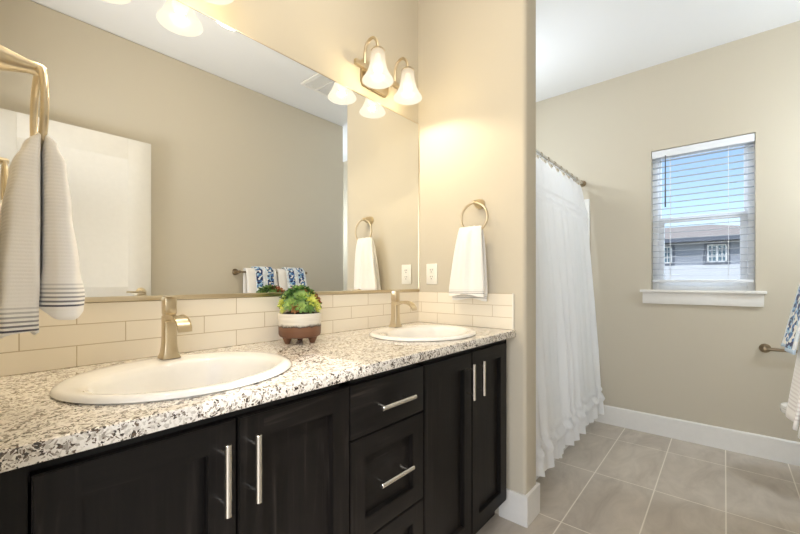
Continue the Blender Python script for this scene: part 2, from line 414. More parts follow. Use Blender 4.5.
# window wall with its opening
wy0, wy1, wz0, wz1 = -.153, .417, 1.06, 2.109
bm = bw((XW, -1.25, 0), (3.53, YT, wz0)); box(bm, (XW, -1.25, wz1), (3.53, YT, ZC)); box(bm, (XW, -1.25, wz0), (3.53, wy0, wz1)); box(bm, (XW, wy1, wz0), (3.53, YT, wz1))
struct('wall_east', bm, 'wall')
# baseboards, top edge eased
def board(name, a, b, n):
    """board from a to b on the wall; n = direction into the room"""
    h, t = .144, .014
    bm = BM(); a = Vector((*a, 0)); b = Vector((*b, 0)); n = Vector((*n, 0))*t
    sec = [(0, 0), (1, 0), (1, h-.008), (.6, h-.001), (0, h)]
    A = [bm.verts.new(a+n*s+Vector((0, 0, z))) for s, z in sec]; B = [bm.verts.new(b+n*s+Vector((0, 0, z))) for s, z in sec]
    bm.faces.new(A); bm.faces.new(B[::-1])
    for i in range(5): bm.faces.new((A[i], A[(i+1) % 5], B[(i+1) % 5], B[i]))
    return bm
struct('baseboard_east', board('b', (XW, .817), (XW, -1.25), (-1, 0)), 'trim')
bm = BM()
t_ = .012
prism(bm, [(XE-t_, .83), (XE-t_, YF-t_), (XE2+t_, YF-t_), (XE2+t_, .80), (XE2, .80), (XE2, YF), (XE, YF), (XE, .83)], 0, .144, 'Z', bev=.002)
struct('baseboard_partition', bm, 'trim')
bm = board('b', (.86, YO), (2.60, YO), (0, 1)); struct('baseboard_south', bm, 'trim')

# window: sill board, apron, jamb liner, vinyl frame, sashes, pane
t1 = box(BM(), (XW-.045, -.205, 1.055), (XW+.06, .485, 1.074), .004)
box(t1, (XW-.020, -.192, .971), (XW, .470, 1.055), .003)
struct('trim_1', t1, 'trim')
wx = XW+.075
bm = box(BM(), (wx, wy0, wz0), (wx+.05, wy0+.035, wz1), .003); box(bm, (wx, wy1-.035, wz0), (wx+.05, wy1, wz1), .003)
box(bm, (wx, wy0+.035, wz0), (wx+.05, wy1-.035, wz0+.045), .003); box(bm, (wx, wy0+.035, wz1-.03), (wx+.05, wy1-.035, wz1), .003)
win = struct('window_1', bm, 'vinyl')
bm = BM(); y0, y1 = wy0+.035, wy1-.035        # lower sash and meeting rail
box(bm, (wx+.006, y0, 1.105), (wx+.03, y0+.038, 1.60), .003); box(bm, (wx+.006, y1-.038, 1.105), (wx+.03, y1, 1.60), .003)
box(bm, (wx+.006, y0+.038, 1.105), (wx+.03, y1-.038, 1.150), .003); box(bm, (wx+.004, y0, 1.572), (wx+.032, y1, 1.612), .003)
lower = obj('lower_sash', bm, 'vinyl', win)
bm = BM(); box(bm, (wx+.022, y0, 1.60), (wx+.046, y0+.018, 2.079), .003); box(bm, (wx+.022, y1-.018, 1.60), (wx+.046, y1, 2.079), .003)
box(bm, (wx+.022, y0, 2.062), (wx+.046, y1, 2.079), .002)
upper = obj('upper_sash', bm, 'vinyl', win)
obj('pane', box(BM(), (wx+.016, y0+.036, 1.148), (wx+.019, y1-.036, 1.575)), 'glass', lower)
obj('pane', box(BM(), (wx+.034, y0+.016, 1.612), (wx+.037, y1-.016, 2.064)), 'glass', upper)

# venetian blind
bl = thing('window_blind', 'white horizontal slat blind lowered inside the window with open slats', 'blind', (XW+.03, .132, 2.109))
bx = XW+.034
hr = box(BM(), (XW+.002, wy0+.004, 2.052), (XW+.060, wy1-.004, 2.104), .003)
obj('headrail', hr, 'blind', bl)
bm = BM(); zs = 2.030
while zs > 1.16:
    dz = .0012
    P = [(-.024, dz*1.2), (-.012, dz*.9+.001), (0, .0015), (.012, -dz*.6+.001), (.024, -dz*1.2)]
    P = [(bx-.0+p[0], zs-p[1]) for p in P]
    poly = [(a, b) for a, b in P] + [(a, b-.0024) for a, b in P[::-1]]
    prism(bm, [(p[0], p[1]) for p in poly], wy0+.006, wy1-.006, 'Y')
    zs -= .0445
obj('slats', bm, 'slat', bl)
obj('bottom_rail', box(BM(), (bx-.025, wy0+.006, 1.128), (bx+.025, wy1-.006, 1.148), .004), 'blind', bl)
for yy in (.303, -.020):
    bm = BM(); tube(bm, [(bx-.026, yy, 2.055), (bx-.026, yy, 1.14)], .0016, 6); tube(bm, [(bx+.026, yy, 2.055), (bx+.026, yy, 1.14)], .0016, 6)
    obj('ladder_cord', bm, 'blind', bl)
obj('tilt_wand', tube(BM(), [(XW-.002, .330, 2.06), (XW-.003, .330, 1.9), (XW-.002, .330, 1.68)], [.003, .004, .0048], 8), 'wand', bl)

# door leaf, open flat against the south wall
dx0, dx1, dy0, dy1, dz1 = .075, .844, -.322, -.287, 2.062
bm = BM(); st = .13
for zz0, zz1 in ((.012, .24), (.98, 1.10), (1.925, dz1)): box(bm, (dx0+st, dy0, zz0), (dx1-st, dy1, zz1))
box(bm, (dx0, dy0, .012), (dx0+st, dy1, dz1), .002); box(bm, (dx1-st, dy0, .012), (dx1, dy1, dz1), .002)
leaf = obj('door_1', bm, 'door'); leaf['kind'] = 'structure'
for zz0, zz1 in ((.24, .98), (1.10, 1.925)):
    b2 = BM(); x0, x1 = dx0+st, dx1-st
    t = bmesh.new(); o_ = [(x0, zz0), (x1, zz0), (x1, zz1), (x0, zz1)]; i_ = [(x0+.022, zz0+.022), (x1-.022, zz0+.022), (x1-.022, zz1-.022), (x0+.022, zz1-.022)]
    A = [t.verts.new((p[0], dy1-.001, p[1])) for p in o_]; B = [t.verts.new((p[0], dy1-.011, p[1])) for p in i_]
    K = [t.verts.new((p[0], dy0+.001, p[1])) for p in o_]
    for i in range(4): t.faces.new((A[i], A[(i+1) % 4], B[(i+1) % 4], B[i])); t.faces.new((A[i], K[i], K[(i+1) % 4], A[(i+1) % 4]))
    t.faces.new(B); t.faces.new(K[::-1]); merge(b2, t)
    obj('panel', b2, 'door', leaf)
bm = lathe(BM(), [(.030, dy1), (.030, dy1+.006), (.022, dy1+.010), (.011, dy1+.012), (.011, dy1+.048), (0, dy1+.05)], 24, c=(.785, 0, 1.065), axis='Y')
tube(bm, [(.790, dy1+.045, 1.065), (.75, dy1+.047, 1.066), (.695, dy1+.045, 1.068)], [.010, .009, .007], 10, flat=.8)
obj('door_handle', bm, 'nickel', leaf)
# jamb of the doorway the view is taken from
bm = box(BM(), (XL-.115, .585, 0), (XL, .60, 2.07)); box(bm, (XL-.115, -.30, 0), (XL, -.285, 2.07)); box(bm, (XL-.115, -.30, 2.07-.015), (XL, .60, 2.07))
struct('trim_2', bm, 'trim')

# ------------------------------------------------------------------ vanity cabinets
FY = .790      # face frame front
DY = .768      # door front
def shaker(name, x0, x1, z0, z1, parent, rail=.058, slab=False, grain_v=True):
    if slab:
        return obj(name, box(BM(), (x0, DY, z0), (x1, FY-.001, z1), .0025), 'wood_h', parent)
    s = rail; X = [x0, x0+s, x1-s, x1]; Z = [z0, z0+s, z1-s, z1]; t = bmesh.new()
    F = {(i, k): t.verts.new((X[i], DY, Z[k])) for i in range(4) for k in range(4)}
    for i in range(3):
        for k in range(3):
            if (i, k) != (1, 1): t.faces.new((F[i, k], F[i+1, k], F[i+1, k+1], F[i, k+1])).material_index = int(i == 1)
    ex = bmesh.ops.extrude_face_region(t, geom=t.faces[:])
    for v in ex['geom']:
        if isinstance(v, bmesh.types.BMVert): v.co.y = FY-.001
    t.normal_update()
    eg = [e for e in t.edges if len(e.link_faces) == 2 and e.calc_face_angle(0) > 1 and all(v.co.y < DY+.001 for v in e.verts)]
    bmesh.ops.bevel(t, geom=eg, offset=.0022, segments=2, affect='EDGES')
    d = obj(name, t, ['wood_v', 'wood_h'], parent)
    obj('panel', box(BM(), (x0+s-.004, DY+.0165, z0+s-.004), (x1-s+.004, FY-.002, z1-s+.004)), 'wood_v' if grain_v else 'wood_h', d)
    return d
def pull(p0, p1, parent):
    p0, p1 = Vector(p0), Vector(p1); d = (p1-p0).normalized(); bm = BM()
    tube(bm, [p0, p0+d*.001, p1-d*.001, p1], [.0062, .0070, .0070, .0062], 14)
    for q in (p0+d*.022, p1-d*.022): tube(bm, [q, (q.x, DY+.001, q.z)], .0042, 10)
    o = obj('handle', bm, 'satin', parent); return o
ZD0, ZD1 = .122, .851
def carcass(x0, x1, parent, mids=()):
    bm = BM()
    box(bm, (x0, FY, .10), (x0+.018, D-.01, .872)); box(bm, (x1-.018, FY, .10), (x1, D-.01, .872))
    box(bm, (x0+.018, FY+.02, .10), (x1-.018, D-.01, .118)); box(bm, (x0+.018, D-.022, .118), (x1-.018, D-.01, .872))
    obj('carcass', bm, 'recess', parent)
    bm = BM(); box(bm, (x0, FY, .10), (x0+.04, FY+.019, .872)); box(bm, (x1-.04, FY, .10), (x1, FY+.019, .872))
    box(bm, (x0+.04, FY, .835), (x1-.04, FY+.019, .872)); box(bm, (x0+.04, FY, .10), (x1-.04, FY+.019, .14))
    for mz in mids: box(bm, (x0+.04, FY, mz-.02), (x1-.04, FY+.019, mz+.02))
    obj('face_frame', bm, 'recess', parent)
    obj('toe_kick', box(BM(), (x0, FY+.06, 0), (x1, FY+.078, .10)), 'recess', parent)
GV = 'black vanity cabinet units'
u1 = thing('vanity_cabinet', 'black two-door sink cabinet at the left end, under the nearer sink', 'cabinet', (.377, FY, 0), GV)
carcass(.0155, .686, u1)
obj('filler', box(BM(), (.0155, DY+.008, .10), (.066, FY-.0005, .872), .001), 'wood_v', u1)
d = shaker('door', .069, .374, ZD0, ZD1, u1); pull((.342, DY-.033, .676), (.342, DY-.033, .817), d)
d = shaker('door', .379, .686, ZD0, ZD1, u1); pull((.406, DY-.033, .676), (.406, DY-.033, .817), d)
u2 = thing('vanity_cabinet', 'black stack of three drawers between the two sink cabinets', 'cabinet', (.854, FY, 0), GV)
carcass(.6865, 1.0205, u2, (.70, .406))
d = shaker('drawer', .690, 1.017, .702, ZD1, u2, slab=True); pull((.780, DY-.033, .775), (.932, DY-.033, .775), d)
d = shaker('drawer', .690, 1.017, .409, .698, u2, grain_v=False); pull((.777, DY-.033, .557), (.922, DY-.033, .557), d)
d = shaker('drawer', .690, 1.017, ZD0, .405, u2, grain_v=False); pull((.777, DY-.033, .264), (.922, DY-.033, .264), d)
u3 = thing('vanity_cabinet', 'black two-door sink cabinet at the far end, under the farther sink beside the wall end', 'cabinet', (1.345, FY, 0), GV)
carcass(1.021, 1.700, u3)
d = shaker('door', 1.024, 1.336, ZD0, ZD1, u3); pull((1.297, DY-.033, .676), (1.297, DY-.033, .815), d)
d = shaker('door', 1.341, 1.652, ZD0, ZD1, u3); pull((1.377, DY-.033, .676), (1.377, DY-.033, .815), d)

# countertop with two oval cut-outs
SA, SB, SY = .255, .222, 1.010
SINKX = (.372, 1.335)
def cut_slab(x0, x1, y0, y1, z0, z1, holes, a, b, n=64):
    t = bmesh.new()
    # split into one cell per hole
    xs = [x0, (holes[0]+holes[1])/2, x1]
    for ci, hx in enumerate(holes):
        cx0, cx1 = xs[ci], xs[ci+1]
        for z, s in ((z1, 1), (z0, -1)):
            ring = []; outer = []
            for k in range(n):
                an = 2*PI*k/n; dx, dy = math.cos(an), math.sin(an)
                ring.append(t.verts.new((hx+a*dx, SY+b*dy, z)))
                tx = ((cx1-hx)/dx if dx > 1e-9 else (cx0-hx)/dx if dx < -1e-9 else 1e9)
                ty = ((y1-SY)/dy if dy > 1e-9 else (y0-SY)/dy if dy < -1e-9 else 1e9)
                q = min(tx, ty); outer.append(t.verts.new((hx+dx*q, SY+dy*q, z)))
            for k in range(n):
                j = (k+1) % n; t.faces.new((ring[k], outer[k], outer[j], ring[j]))
            # corners
            for qx, qy in ((cx0, y0), (cx1, y0), (cx1, y1), (cx0, y1)):
                best = None
                for k in range(n):
                    j = (k+1) % n; A, B = outer[k].co, outer[j].co
                    onx = abs(A.x-qx) < 1e-6 and abs(B.y-qy) < 1e-6; ony = abs(A.y-qy) < 1e-6 and abs(B.x-qx) < 1e-6
                    if (onx or ony) and (A-B).length > 1e-5:
                        if abs(A.x-B.x) > 1e-6 and abs(A.y-B.y) > 1e-6: best = (outer[k], outer[j])
                if best: t.faces.new((best[0], t.verts.new((qx, qy, z)), best[1]))
            if s == 1: top = ring
            else:
                for k in range(n): j = (k+1) % n; t.faces.new((top[k], top[j], ring[j], ring[k]))
    bmesh.ops.remove_doubles(t, verts=t.verts, dist=1e-5)
    # outer skirt
    e = .004
    for A, B in (((x0, y0), (x1, y0)), ((x1, y0), (x1, y1)), ((x1, y1), (x0, y1)), ((x0, y1), (x0, y0))):
        if A[1] == y0 and B[1] == y0:
            continue
        t.faces.new([t.verts.new((*A, z0)), t.verts.new((*B, z0)), t.verts.new((*B, z1)), t.verts.new((*A, z1))])
    pr_ = [(y0, z1), (y0-e*.7, z1-e*.3), (y0-e, z1-e), (y0-e, z0+e*.6), (y0-e*.7, z0+e*.15), (y0, z0)]
    L = [[t.verts.new((x, p[0], p[1])) for p in pr_] for x in (x0, x1)]
    for i in range(len(pr_)-1): t.faces.new((L[0][i], L[0][i+1], L[1][i+1], L[1][i]))
    for q in L: t.faces.new(q)
    return t
ct = cut_slab(XL+.001, XE-.001, .751, D-.001, .8745, .906, SINKX, SA-.018, SB-.018)
tag(obj('countertop', ct, 'granite'), 'cream granite countertop with black speckles on the vanity', 'countertop')

# backsplash
tag(obj('backsplash', box(BM(), (XL+.001, D-.009, .9062), (XE-.0095, D-.0005, 1.0775), .001), 'tile_x', smooth=False), 'cream tile backsplash three rows high under the mirror', 'backsplash', 'tile backsplashes')
bs = obj('backsplash', box(BM(), (XE-.009, .762, .9062), (XE-.0005, D-.0005, 1.0775), .001), 'tile_y', smooth=False)
tag(bs, 'short cream tile backsplash on the end wall under the outlet', 'backsplash', 'tile backsplashes')
obj('edge_trim', box(BM(), (XE-.010, .7555, .9062), (XE-.0005, .7618, 1.0785), .001), 'plastic', bs)

# mirror
mi = obj('mirror', box(BM(), (XL+.002, D-.006, 1.088), (XE-.004, D-.0005, 2.031)), 'mirror', smooth=False)
tag(mi, 'wide frameless wall mirror above the double vanity', 'mirror')
ch = BM(); box(ch, (XL+.002, D-.0125, 1.0785), (XE-.004, D-.0065, 1.0925), .001)
obj('bottom_channel', ch, 'nickel', mi)
ch = BM(); box(ch, (XE-.0038, D-.008, 1.0925), (XE-.0006, D-.0005, 2.031)); box(ch, (XL+.002, D-.0075, 2.0315), (XE-.004, D-.0005, 2.0335))
obj('edge_strip', ch, 'nickel', mi)

# ------------------------------------------------------------------ sinks and faucets
def make_sink(hx, label):
    o = thing('bathroom_sink', label, 'sink', (hx, SY, .906), 'oval white sinks')
    bm = BM(); seg = 72
    # rim: outer ellipse to inner bowl, the bowl shifted to the front to leave a tap ledge
    prof = [  # (blend radius fraction a, b, yshift, z)
        (SA-.004, SB-.004, 0, .9065), (SA, SB, 0, .910), (SA-.003, SB-.003, 0, .9165), (SA-.014, SB-.014, 0, .9205), (SA-.030, SB-.030, -.002, .9195),
        (SA-.050, SB-.058, -.022, .915), (SA-.057, SB-.066, -.024, .909), (SA-.063, SB-.073, -.024, .895), (SA-.075, SB-.084, -.022, .865),
        (SA-.10, SB-.105, -.018, .825), (SA-.14, SB-.135, -.01, .795), (SA-.19, SB-.175, -.003, .782), (.028, .028, 0, .778)]
    # underside so that the bowl has thickness
    under = [(.028, .028, 0, .768), (SA-.185, SB-.170, -.003, .772), (SA-.13, SB-.125, -.01, .786), (SA-.088, SB-.094, -.018, .82), (SA-.062, SB-.071, -.022, .865), (SA-.045, SB-.05, -.018, .900), (SA-.030, SB-.030, 0, .9065)]
    rings = []
    for a, b, ys, z in prof+under:
        rings.append([bm.verts.new((hx+a*math.cos(2*PI*k/seg), SY+ys+b*math.sin(2*PI*k/seg), z)) for k in range(seg)])
    for A, B in zip(rings, rings[1:]+rings[:1]):
        for k in range(seg): bm.faces.new((A[k], A[(k+1) % seg], B[(k+1) % seg], B[k]))
    obj('basin', bm, 'porcelain', o, angle=60)
    obj('drain', lathe(BM(), [(.0275, .7775), (.027, .7815), (.018, .7825), (.016, .780), (0, .779)], 24, c=(hx, SY, 0)), 'nickel', o)
    return o
s1 = make_sink(SINKX[0], 'oval white drop-in sink nearest the camera, left of the potted succulents')
s2 = make_sink(SINKX[1], 'oval white drop-in sink farther away, by the end wall with the outlet')
def make_faucet(hx, fy, label):
    z0 = .9205
    o = thing('faucet', label, 'faucet', (hx, fy, z0), 'champagne faucets')
    # square column on a foot that flares to all four sides
    lv = [(.0245, 0), (.0225, .005), (.0192, .015), (.0170, .034), (.0160, .06), (.0160, .118)]
    t = bmesh.new(); L = []
    for h, z in lv:
        V = []; rr = .0045
        for cx, cy, a0 in ((h-rr, h-rr, 0), (-h+rr, h-rr, .5*PI), (-h+rr, -h+rr, PI), (h-rr, -h+rr, 1.5*PI)):
            for k in range(4): a = a0+k*PI/6; V.append(t.verts.new((hx+cx+rr*math.cos(a), fy+cy+rr*math.sin(a), z0+z)))
        L.append(V)
    for A, B in zip(L, L[1:]):
        for k in range(16): t.faces.new((A[k], A[(k+1) % 16], B[(k+1) % 16], B[k]))
    t.faces.new(L[0][::-1]); t.faces.new(L[-1])
    obj('body', t, 'nickel', o, angle=50)
    # open trough spout: flat sheet curving down, raised lips
    path = [(-.010, .110), (-.035, .1185), (-.060, .1205), (-.085, .1165), (-.103, .107), (-.116, .090)]
    sh = [(fy+a, z0+b) for a, b in path]; th = .008
    cs = []
    bm = BM()
    for x in (hx-.0175, hx-.0150, hx+.0150, hx+.0175):
        up_ = .0035 if abs(x-hx) > .016 else 0
        cs.append(([bm.verts.new((x, y, z+up_)) for y, z in sh], [bm.verts.new((x, y-.001, z-th)) for y, z in sh]))
    n = len(sh)
    for (T0, B0), (T1, B1) in zip(cs, cs[1:]):
        for k in range(n-1): bm.faces.new((T0[k], T1[k], T1[k+1], T0[k+1])); bm.faces.new((B0[k], B0[k+1], B1[k+1], B1[k]))
        for k in (0, n-1): bm.faces.new((T0[k], T1[k], B1[k], B0[k]))
    for T, B in (cs[0], cs[-1]):
        for k in range(n-1): bm.faces.new((T[k], T[k+1], B[k+1], B[k]))
    obj('spout', bm, 'nickel', o)
    # turning handle block with a thin flat lever on top
    obj('collar', box(BM(), (hx-.0135, fy-.0135, z0+.1175), (hx+.0135, fy+.0135, z0+.1225), .001), 'nickel', o)
    obj('handle', box(BM(), (hx-.0155, fy-.0155, z0+.122), (hx+.0155, fy+.0155, z0+.171), .0035, 3), 'nickel', o)
    obj('lever', box(BM(), (hx-.0125, fy-.058, z0+.1715), (hx+.0125, fy+.0150, z0+.1750), .0015), 'nickel', o)
    return o
make_faucet(.388, 1.195, 'champagne faucet of the nearer sink, under the mirror at left')
make_faucet(1.356, 1.192, 'champagne faucet of the farther sink, near the end wall corner')

# ------------------------------------------------------------------ planter
px, py = .842, 1.222
pl = thing('succulent_planter', 'white and brown footed pot full of green and red succulents, on the countertop', 'potted plant', (px, py, .906))
obj('pot', lathe(BM(), [(0, .928), (.066, .928), (.074, .932), (.0775, .940), (.080, 1.014), (.079, 1.0175), (.075, 1.0175), (.073, 1.01), (.072, .938), (0, .936)], 56, c=(px, py, 0)), 'pot', pl, loc=(px, py, .928))
for k in range(3):
    a = math.radians(-184.6 + 120*k); fx, fy_ = px+.052*math.cos(a), py+.052*math.sin(a)
    obj('foot', lathe(BM(), [(0, .9062), (.009, .9062), (.012, .914), (.018, .929), (0, .929)], 16, c=(fx, fy_, 0)), 'pot', pl, loc=(px, py, .905))
obj('soil', lathe(BM(), [(.0725, 1.004), (.05, 1.02), (.02, 1.03), (0, 1.032)], 32, c=(px, py, 0)), 'soil', pl)
def rosette(mat, p, nrm, R, layers=3, n0=8, w=.44, tip=.06, spike=False):
    bm = BM()
    for L in range(layers):
        f = (1, .74, .46, .28)[L]; n = max(4, n0 - L*(1 if not spike else 2)); el = (.18, .62, 1.05, 1.3)[L]
        for k in range(n):
            a = 2*PI*(k+.5*(L % 2))/n + random.uniform(-.07, .07); ln = R*f*random.uniform(.94, 1.06); e = el + random.uniform(-.05, .05)
            d = Vector((math.cos(a)*math.cos(e), math.sin(a)*math.cos(e), math.sin(e))); sd = Vector((-math.sin(a), math.cos(a), 0)); u = d.cross(sd)
            if u.z < 0: u = -u
            prs = [(.05, .35, .10), (.35, .70, .15), (.66, 1.0, .15), (.86, .72, .10), (1.0, tip, .02)] if not spike else [(.05, .8, .12), (.35, 1.0, .14), (.7, .62, .10), (1.0, .05, .02)]
            rr = []
            for t_, ww, th in prs:
                c = d*ln*t_ + u*(ln*.20*t_*t_); hw = w*.5*ln*ww; h = th*ln
                rr.append([bm.verts.new(c+sd*hw+u*h*.35), bm.verts.new(c+u*h*.05), bm.verts.new(c-sd*hw+u*h*.35), bm.verts.new(c-u*h)])
            for A, B in zip(rr, rr[1:]):
                for i in range(4): bm.faces.new((A[i], A[(i+1) % 4], B[(i+1) % 4], B[i]))
            bm.faces.new(rr[0][::-1]); bm.faces.new(rr[-1])
    q = Vector((0, 0, 1)).rotation_difference(Vector(nrm).normalized()).to_matrix().to_4x4()
    bmesh.ops.transform(bm, matrix=q, verts=bm.verts)
    o = obj('succulent_rosette', bm, mat, angle=40); o.parent = pl; o.location = Vector(p) - Vector(pl.location)
    return o
# facing frame: f points from the pot to the camera, r to the right seen from there
fdir = Vector((-px, -py, 0)).normalized(); rdir = Vector((-fdir.y, fdir.x, 0))
SP = dict(spike=True, n0=11, w=.26)
#   (right, towards camera, up), material, radius
R_ = [((-.10, .15, 1.0), 'leaf_g', .042, {}), ((-.62, .30, .72), 'leaf_d', .036, {}), ((.50, .10, .88), 'leaf_d', .036, {}), ((.08, .72, .66), 'leaf_g', .036, {}),
      ((.62, .62, .42), 'leaf_y', .040, SP), ((-.52, .80, .25), 'leaf_g', .034, {}), ((.92, .10, .52), 'leaf_r', .032, {}), ((-.95, .25, .36), 'leaf_y', .032, {}),
      ((.10, .98, .12), 'leaf_g', .030, {}), ((-.88, .48, .05), 'leaf_y', .028, {}), ((.95, .42, .05), 'leaf_y', .028, {}), ((.52, .88, .02), 'leaf_d', .026, {}),
      ((-.28, .96, .00), 'leaf_r', .022, {}), ((-.05, -.55, .85), 'leaf_r', .038, {}), ((-.55, -.60, .62), 'leaf_g', .038, {}), ((.55, -.62, .62), 'leaf_y', .036, {}),
      ((.0, -.95, .40), 'leaf_d', .036, {}), ((-.9, -.45, .25), 'leaf_d', .032, {}), ((.95, -.45, .25), 'leaf_g', .032, {}), ((-.30, .62, .62), 'leaf_d', .024, SP), ((.28, .35, .98), 'leaf_r', .022, {})]
cz = 1.042
for (a, b, c), mt, R, kw in R_:
    dv = rdir*a + fdir*b + Vector((0, 0, c)); p = Vector((px, py, cz)) + Vector((dv.x*.060, dv.y*.060, c*.062-.004))
    rosette(mt, p, dv.normalized() + Vector((0, 0, .15)), R, **kw)

# ------------------------------------------------------------------ vanity lights
def vanity_light(hx, label, dz=0.0):
    o = thing('vanity_light', label, 'light fixture', (hx, D, 2.14), 'two-lamp vanity lights')
    bm = BM()
    pol = [(hx-.092, 2.205), (hx-.098, 2.19), (hx-.098, 2.10), (hx-.088, 2.078), (hx+.072, 2.078), (hx+.092, 2.10), (hx+.095, 2.19), (hx+.088, 2.205)]
    prism(bm, pol, D-.018, D-.0005, 'Y', bev=.004)
    obj('backplate', bm, 'nickel', o)
    obj('crossbar', box(BM(), (hx-.168, D-.052, 2.136), (hx+.168, D-.034, 2.160), .002), 'nickel', o)
    obj('stem', box(BM(), (hx-.012, D-.036, 2.138), (hx+.012, D-.016, 2.158), .002), 'nickel', o)
    for s in (-1, 1):
        ax = hx+s*.1075; sy = D-.130
        P = []
        for k in range(15):
            a = PI*(1-k/14.0); P.append((ax, (D-.045+sy)/2 - math.cos(a)*-1*(-(D-.045-sy)/2)*-1 if False else (D-.045+sy)/2 - math.cos(a)*(D-.045-sy)/2, 2.205+.058*math.sin(a)))
        P = [(ax, D-.045, 2.150)] + [(p[0], D-.045-(i/14.0)*0 if False else p[1], p[2]) for i, p in enumerate(P[::-1])] if P[0][1] < P[-1][1] else [(ax, D-.045, 2.150)] + P
        P.append((ax, sy, 2.196))
        obj('arm', tube(BM(), P, .0070, 12), 'nickel', o)
        obj('socket_cap', lathe(BM(), [(0, 2.206), (.012, 2.205), (.024, 2.198), (.032, 2.188), (.030, 2.186), (0, 2.187)], 28, c=(ax, sy, 0)), 'nickel', o)
        pf = [(.027, 2.190), (.031, 2.180), (.033, 2.160), (.036, 2.135), (.043, 2.105), (.055, 2.078), (.068, 2.058), (.0715, 2.050)]
        inner = [(r_-.0035, z_) for r_, z_ in pf[::-1]]
        sh = obj('shade', lathe(BM(), pf+[(.0700, 2.0485)]+inner, 44, c=(ax, sy, 0)), 'shade', o, angle=60)
        obj('bulb', lathe(BM(), [(0, 2.086), (.012, 2.088), (.022, 2.096), (.0265, 2.110), (.024, 2.126), (.015, 2.145), (.012, 2.17), (0, 2.172)], 24, c=(ax, sy, 0)), 'bulb', sh)
        ld = bpy.data.lights.new('bulb_light', 'POINT'); ld.energy = BULB; ld.color = (1.0, .83, .57); ld.shadow_soft_size = .012
        lo = bpy.data.objects.new('bulb_light', ld); C.objects.link(lo); lo.location = (ax, sy, 2.074 + dz)
    o.location.z += dz
    return o
BULB = 6.2
vanity_light(1.352, 'two-lamp champagne vanity light with white bell shades near the room corner')
vanity_light(.398, 'two-lamp vanity light seen at the top left, its white bell shades mirrored', -.010)

# outlet
ou = thing('wall_outlet', 'white duplex outlet on the end wall beside the mirror', 'outlet', (XE, 1.2335, 1.177))
obj('cover_plate', box(BM(), (XE-.006, 1.197, 1.120), (XE-.0005, 1.270, 1.234), .003), 'plastic', ou)
for zc in (1.196, 1.158):
    rc = obj('receptacle', box(BM(), (XE-.0085, 1.218, zc-.014), (XE-.0055, 1.249, zc+.014), .003), 'plastic', ou)
    bm = BM()
    for yy in (1.227, 1.240): box(bm, (XE-.0092, yy-.0014, zc), (XE-.008, yy+.0014, zc+.009))
    box(bm, (XE-.0092, 1.2315, zc-.010), (XE-.008, 1.2355, zc-.005)); obj('slot', bm, 'dark', rc)

# ------------------------------------------------------------------ towel rings and hand towels
def towel_ring(xw, sgn, yc, zt, label, off=.066):
    """xw: wall plane, sgn = direction into the room along x"""
    o = thing('towel_ring', label, 'towel ring', (xw, yc, zt), 'champagne towel rings')
    R = .0715; xr = xw+sgn*off
    bm = lathe(BM(), [(0, 0), (.026, sgn*.0005), (.026, sgn*.006), (.0245, sgn*.012), (.0225, sgn*.024), (.018, sgn*.040), (.0115, sgn*(off-.014)), (.0105, sgn*(off+.004)), (.007, sgn*(off+.010)), (0, sgn*(off+.011))], 28, c=(xw, yc, zt), axis='X')
    obj('mount', bm, 'nickel', o)
    P = [(xr, yc+R*math.sin(2*PI*k/48), zt-.004-R+R*math.cos(2*PI*k/48)) for k in range(48)]
    obj('ring', tube(BM(), P, .0058, 12, closed=True), 'nickel', o)
    return xr, zt-.004-2*R
def hand_towel(xr, sgn, yc, zr, hem_in, hem_out, top_w, bot_w, mat, label, th=.012, bulge=.03, seed=1, shift=0.0):
    """draped through a ring at (xr, yc, zr); room side hem_out, wall side hem_in"""
    rnd = random.Random(seed); ph = rnd.uniform(0, 6)
    o = thing('hand_towel', label, 'hand towel', (xr, yc, min(hem_in, hem_out)), 'hand towels in rings')
    top = zr + .028
    nz, ny = 28, 22
    def layer(side, hem):
        bm = BM()
        def edge(u, v, off):
            z = top - v*(top-hem)
            w = top_w + (bot_w-top_w)*min(1, v*1.15)**.8
            y = yc + shift*v + (u-.5)*w
            x0 = .009 + bulge*min(1, v*2.4)**.7*.55
            fold = (.010*math.sin(u*11+ph+v*1.2) + .005*math.sin(u*23+ph*2))*(1-.45*v)
            if v < .12: x0 *= (v/.12)**.6
            prof = x0 + fold*min(1, v*4) + off
            rnd_ = (1-abs(2*u-1)**4)                      # rounded selvedges
            return xr + sgn*side*(prof*(.45+.55*rnd_)), y, z - .006*math.sin(u*7+ph)*v
        F = [[bm.verts.new(edge(i/ny, j/nz, th*(1+.6*(j/nz)))) for i in range(ny+1)] for j in range(nz+1)]
        B = [[bm.verts.new(edge(i/ny, j/nz, 0)) for i in range(ny+1)] for j in range(nz+1)]
        for j in range(nz):
            for i in range(ny):
                bm.faces.new((F[j][i], F[j][i+1], F[j+1][i+1], F[j+1][i])); bm.faces.new((B[j][i], B[j+1][i], B[j+1][i+1], B[j][i+1]))
        for i in range(ny):
            bm.faces.new((F[0][i], B[0][i], B[0][i+1], F[0][i+1])); bm.faces.new((F[nz][i], F[nz][i+1], B[nz][i+1], B[nz][i]))
        for j in range(nz):
            bm.faces.new((F[j][0], F[j+1][0], B[j+1][0], B[j][0])); bm.faces.new((F[j][ny], B[j][ny], B[j+1][ny], F[j+1][ny]))
        return obj('front_drape' if side == 1 else 'rear_drape', bm, mat, o, loc=(xr, yc, hem), angle=80)
    layer(1, hem_out); layer(-1, hem_in)
    bm = BM()                                            # saddle over the ring bar
    P = []
    for k in range(13):
        y = yc + (k/12-.5)*top_w*.98; P.append((xr, y, top - .012 + .003*math.sin(k*1.9)))
    tube(bm, P, [.010+.004*math.sin(PI*k/12) for k in range(13)], 12)
    obj('saddle', bm, mat, o)
    return o
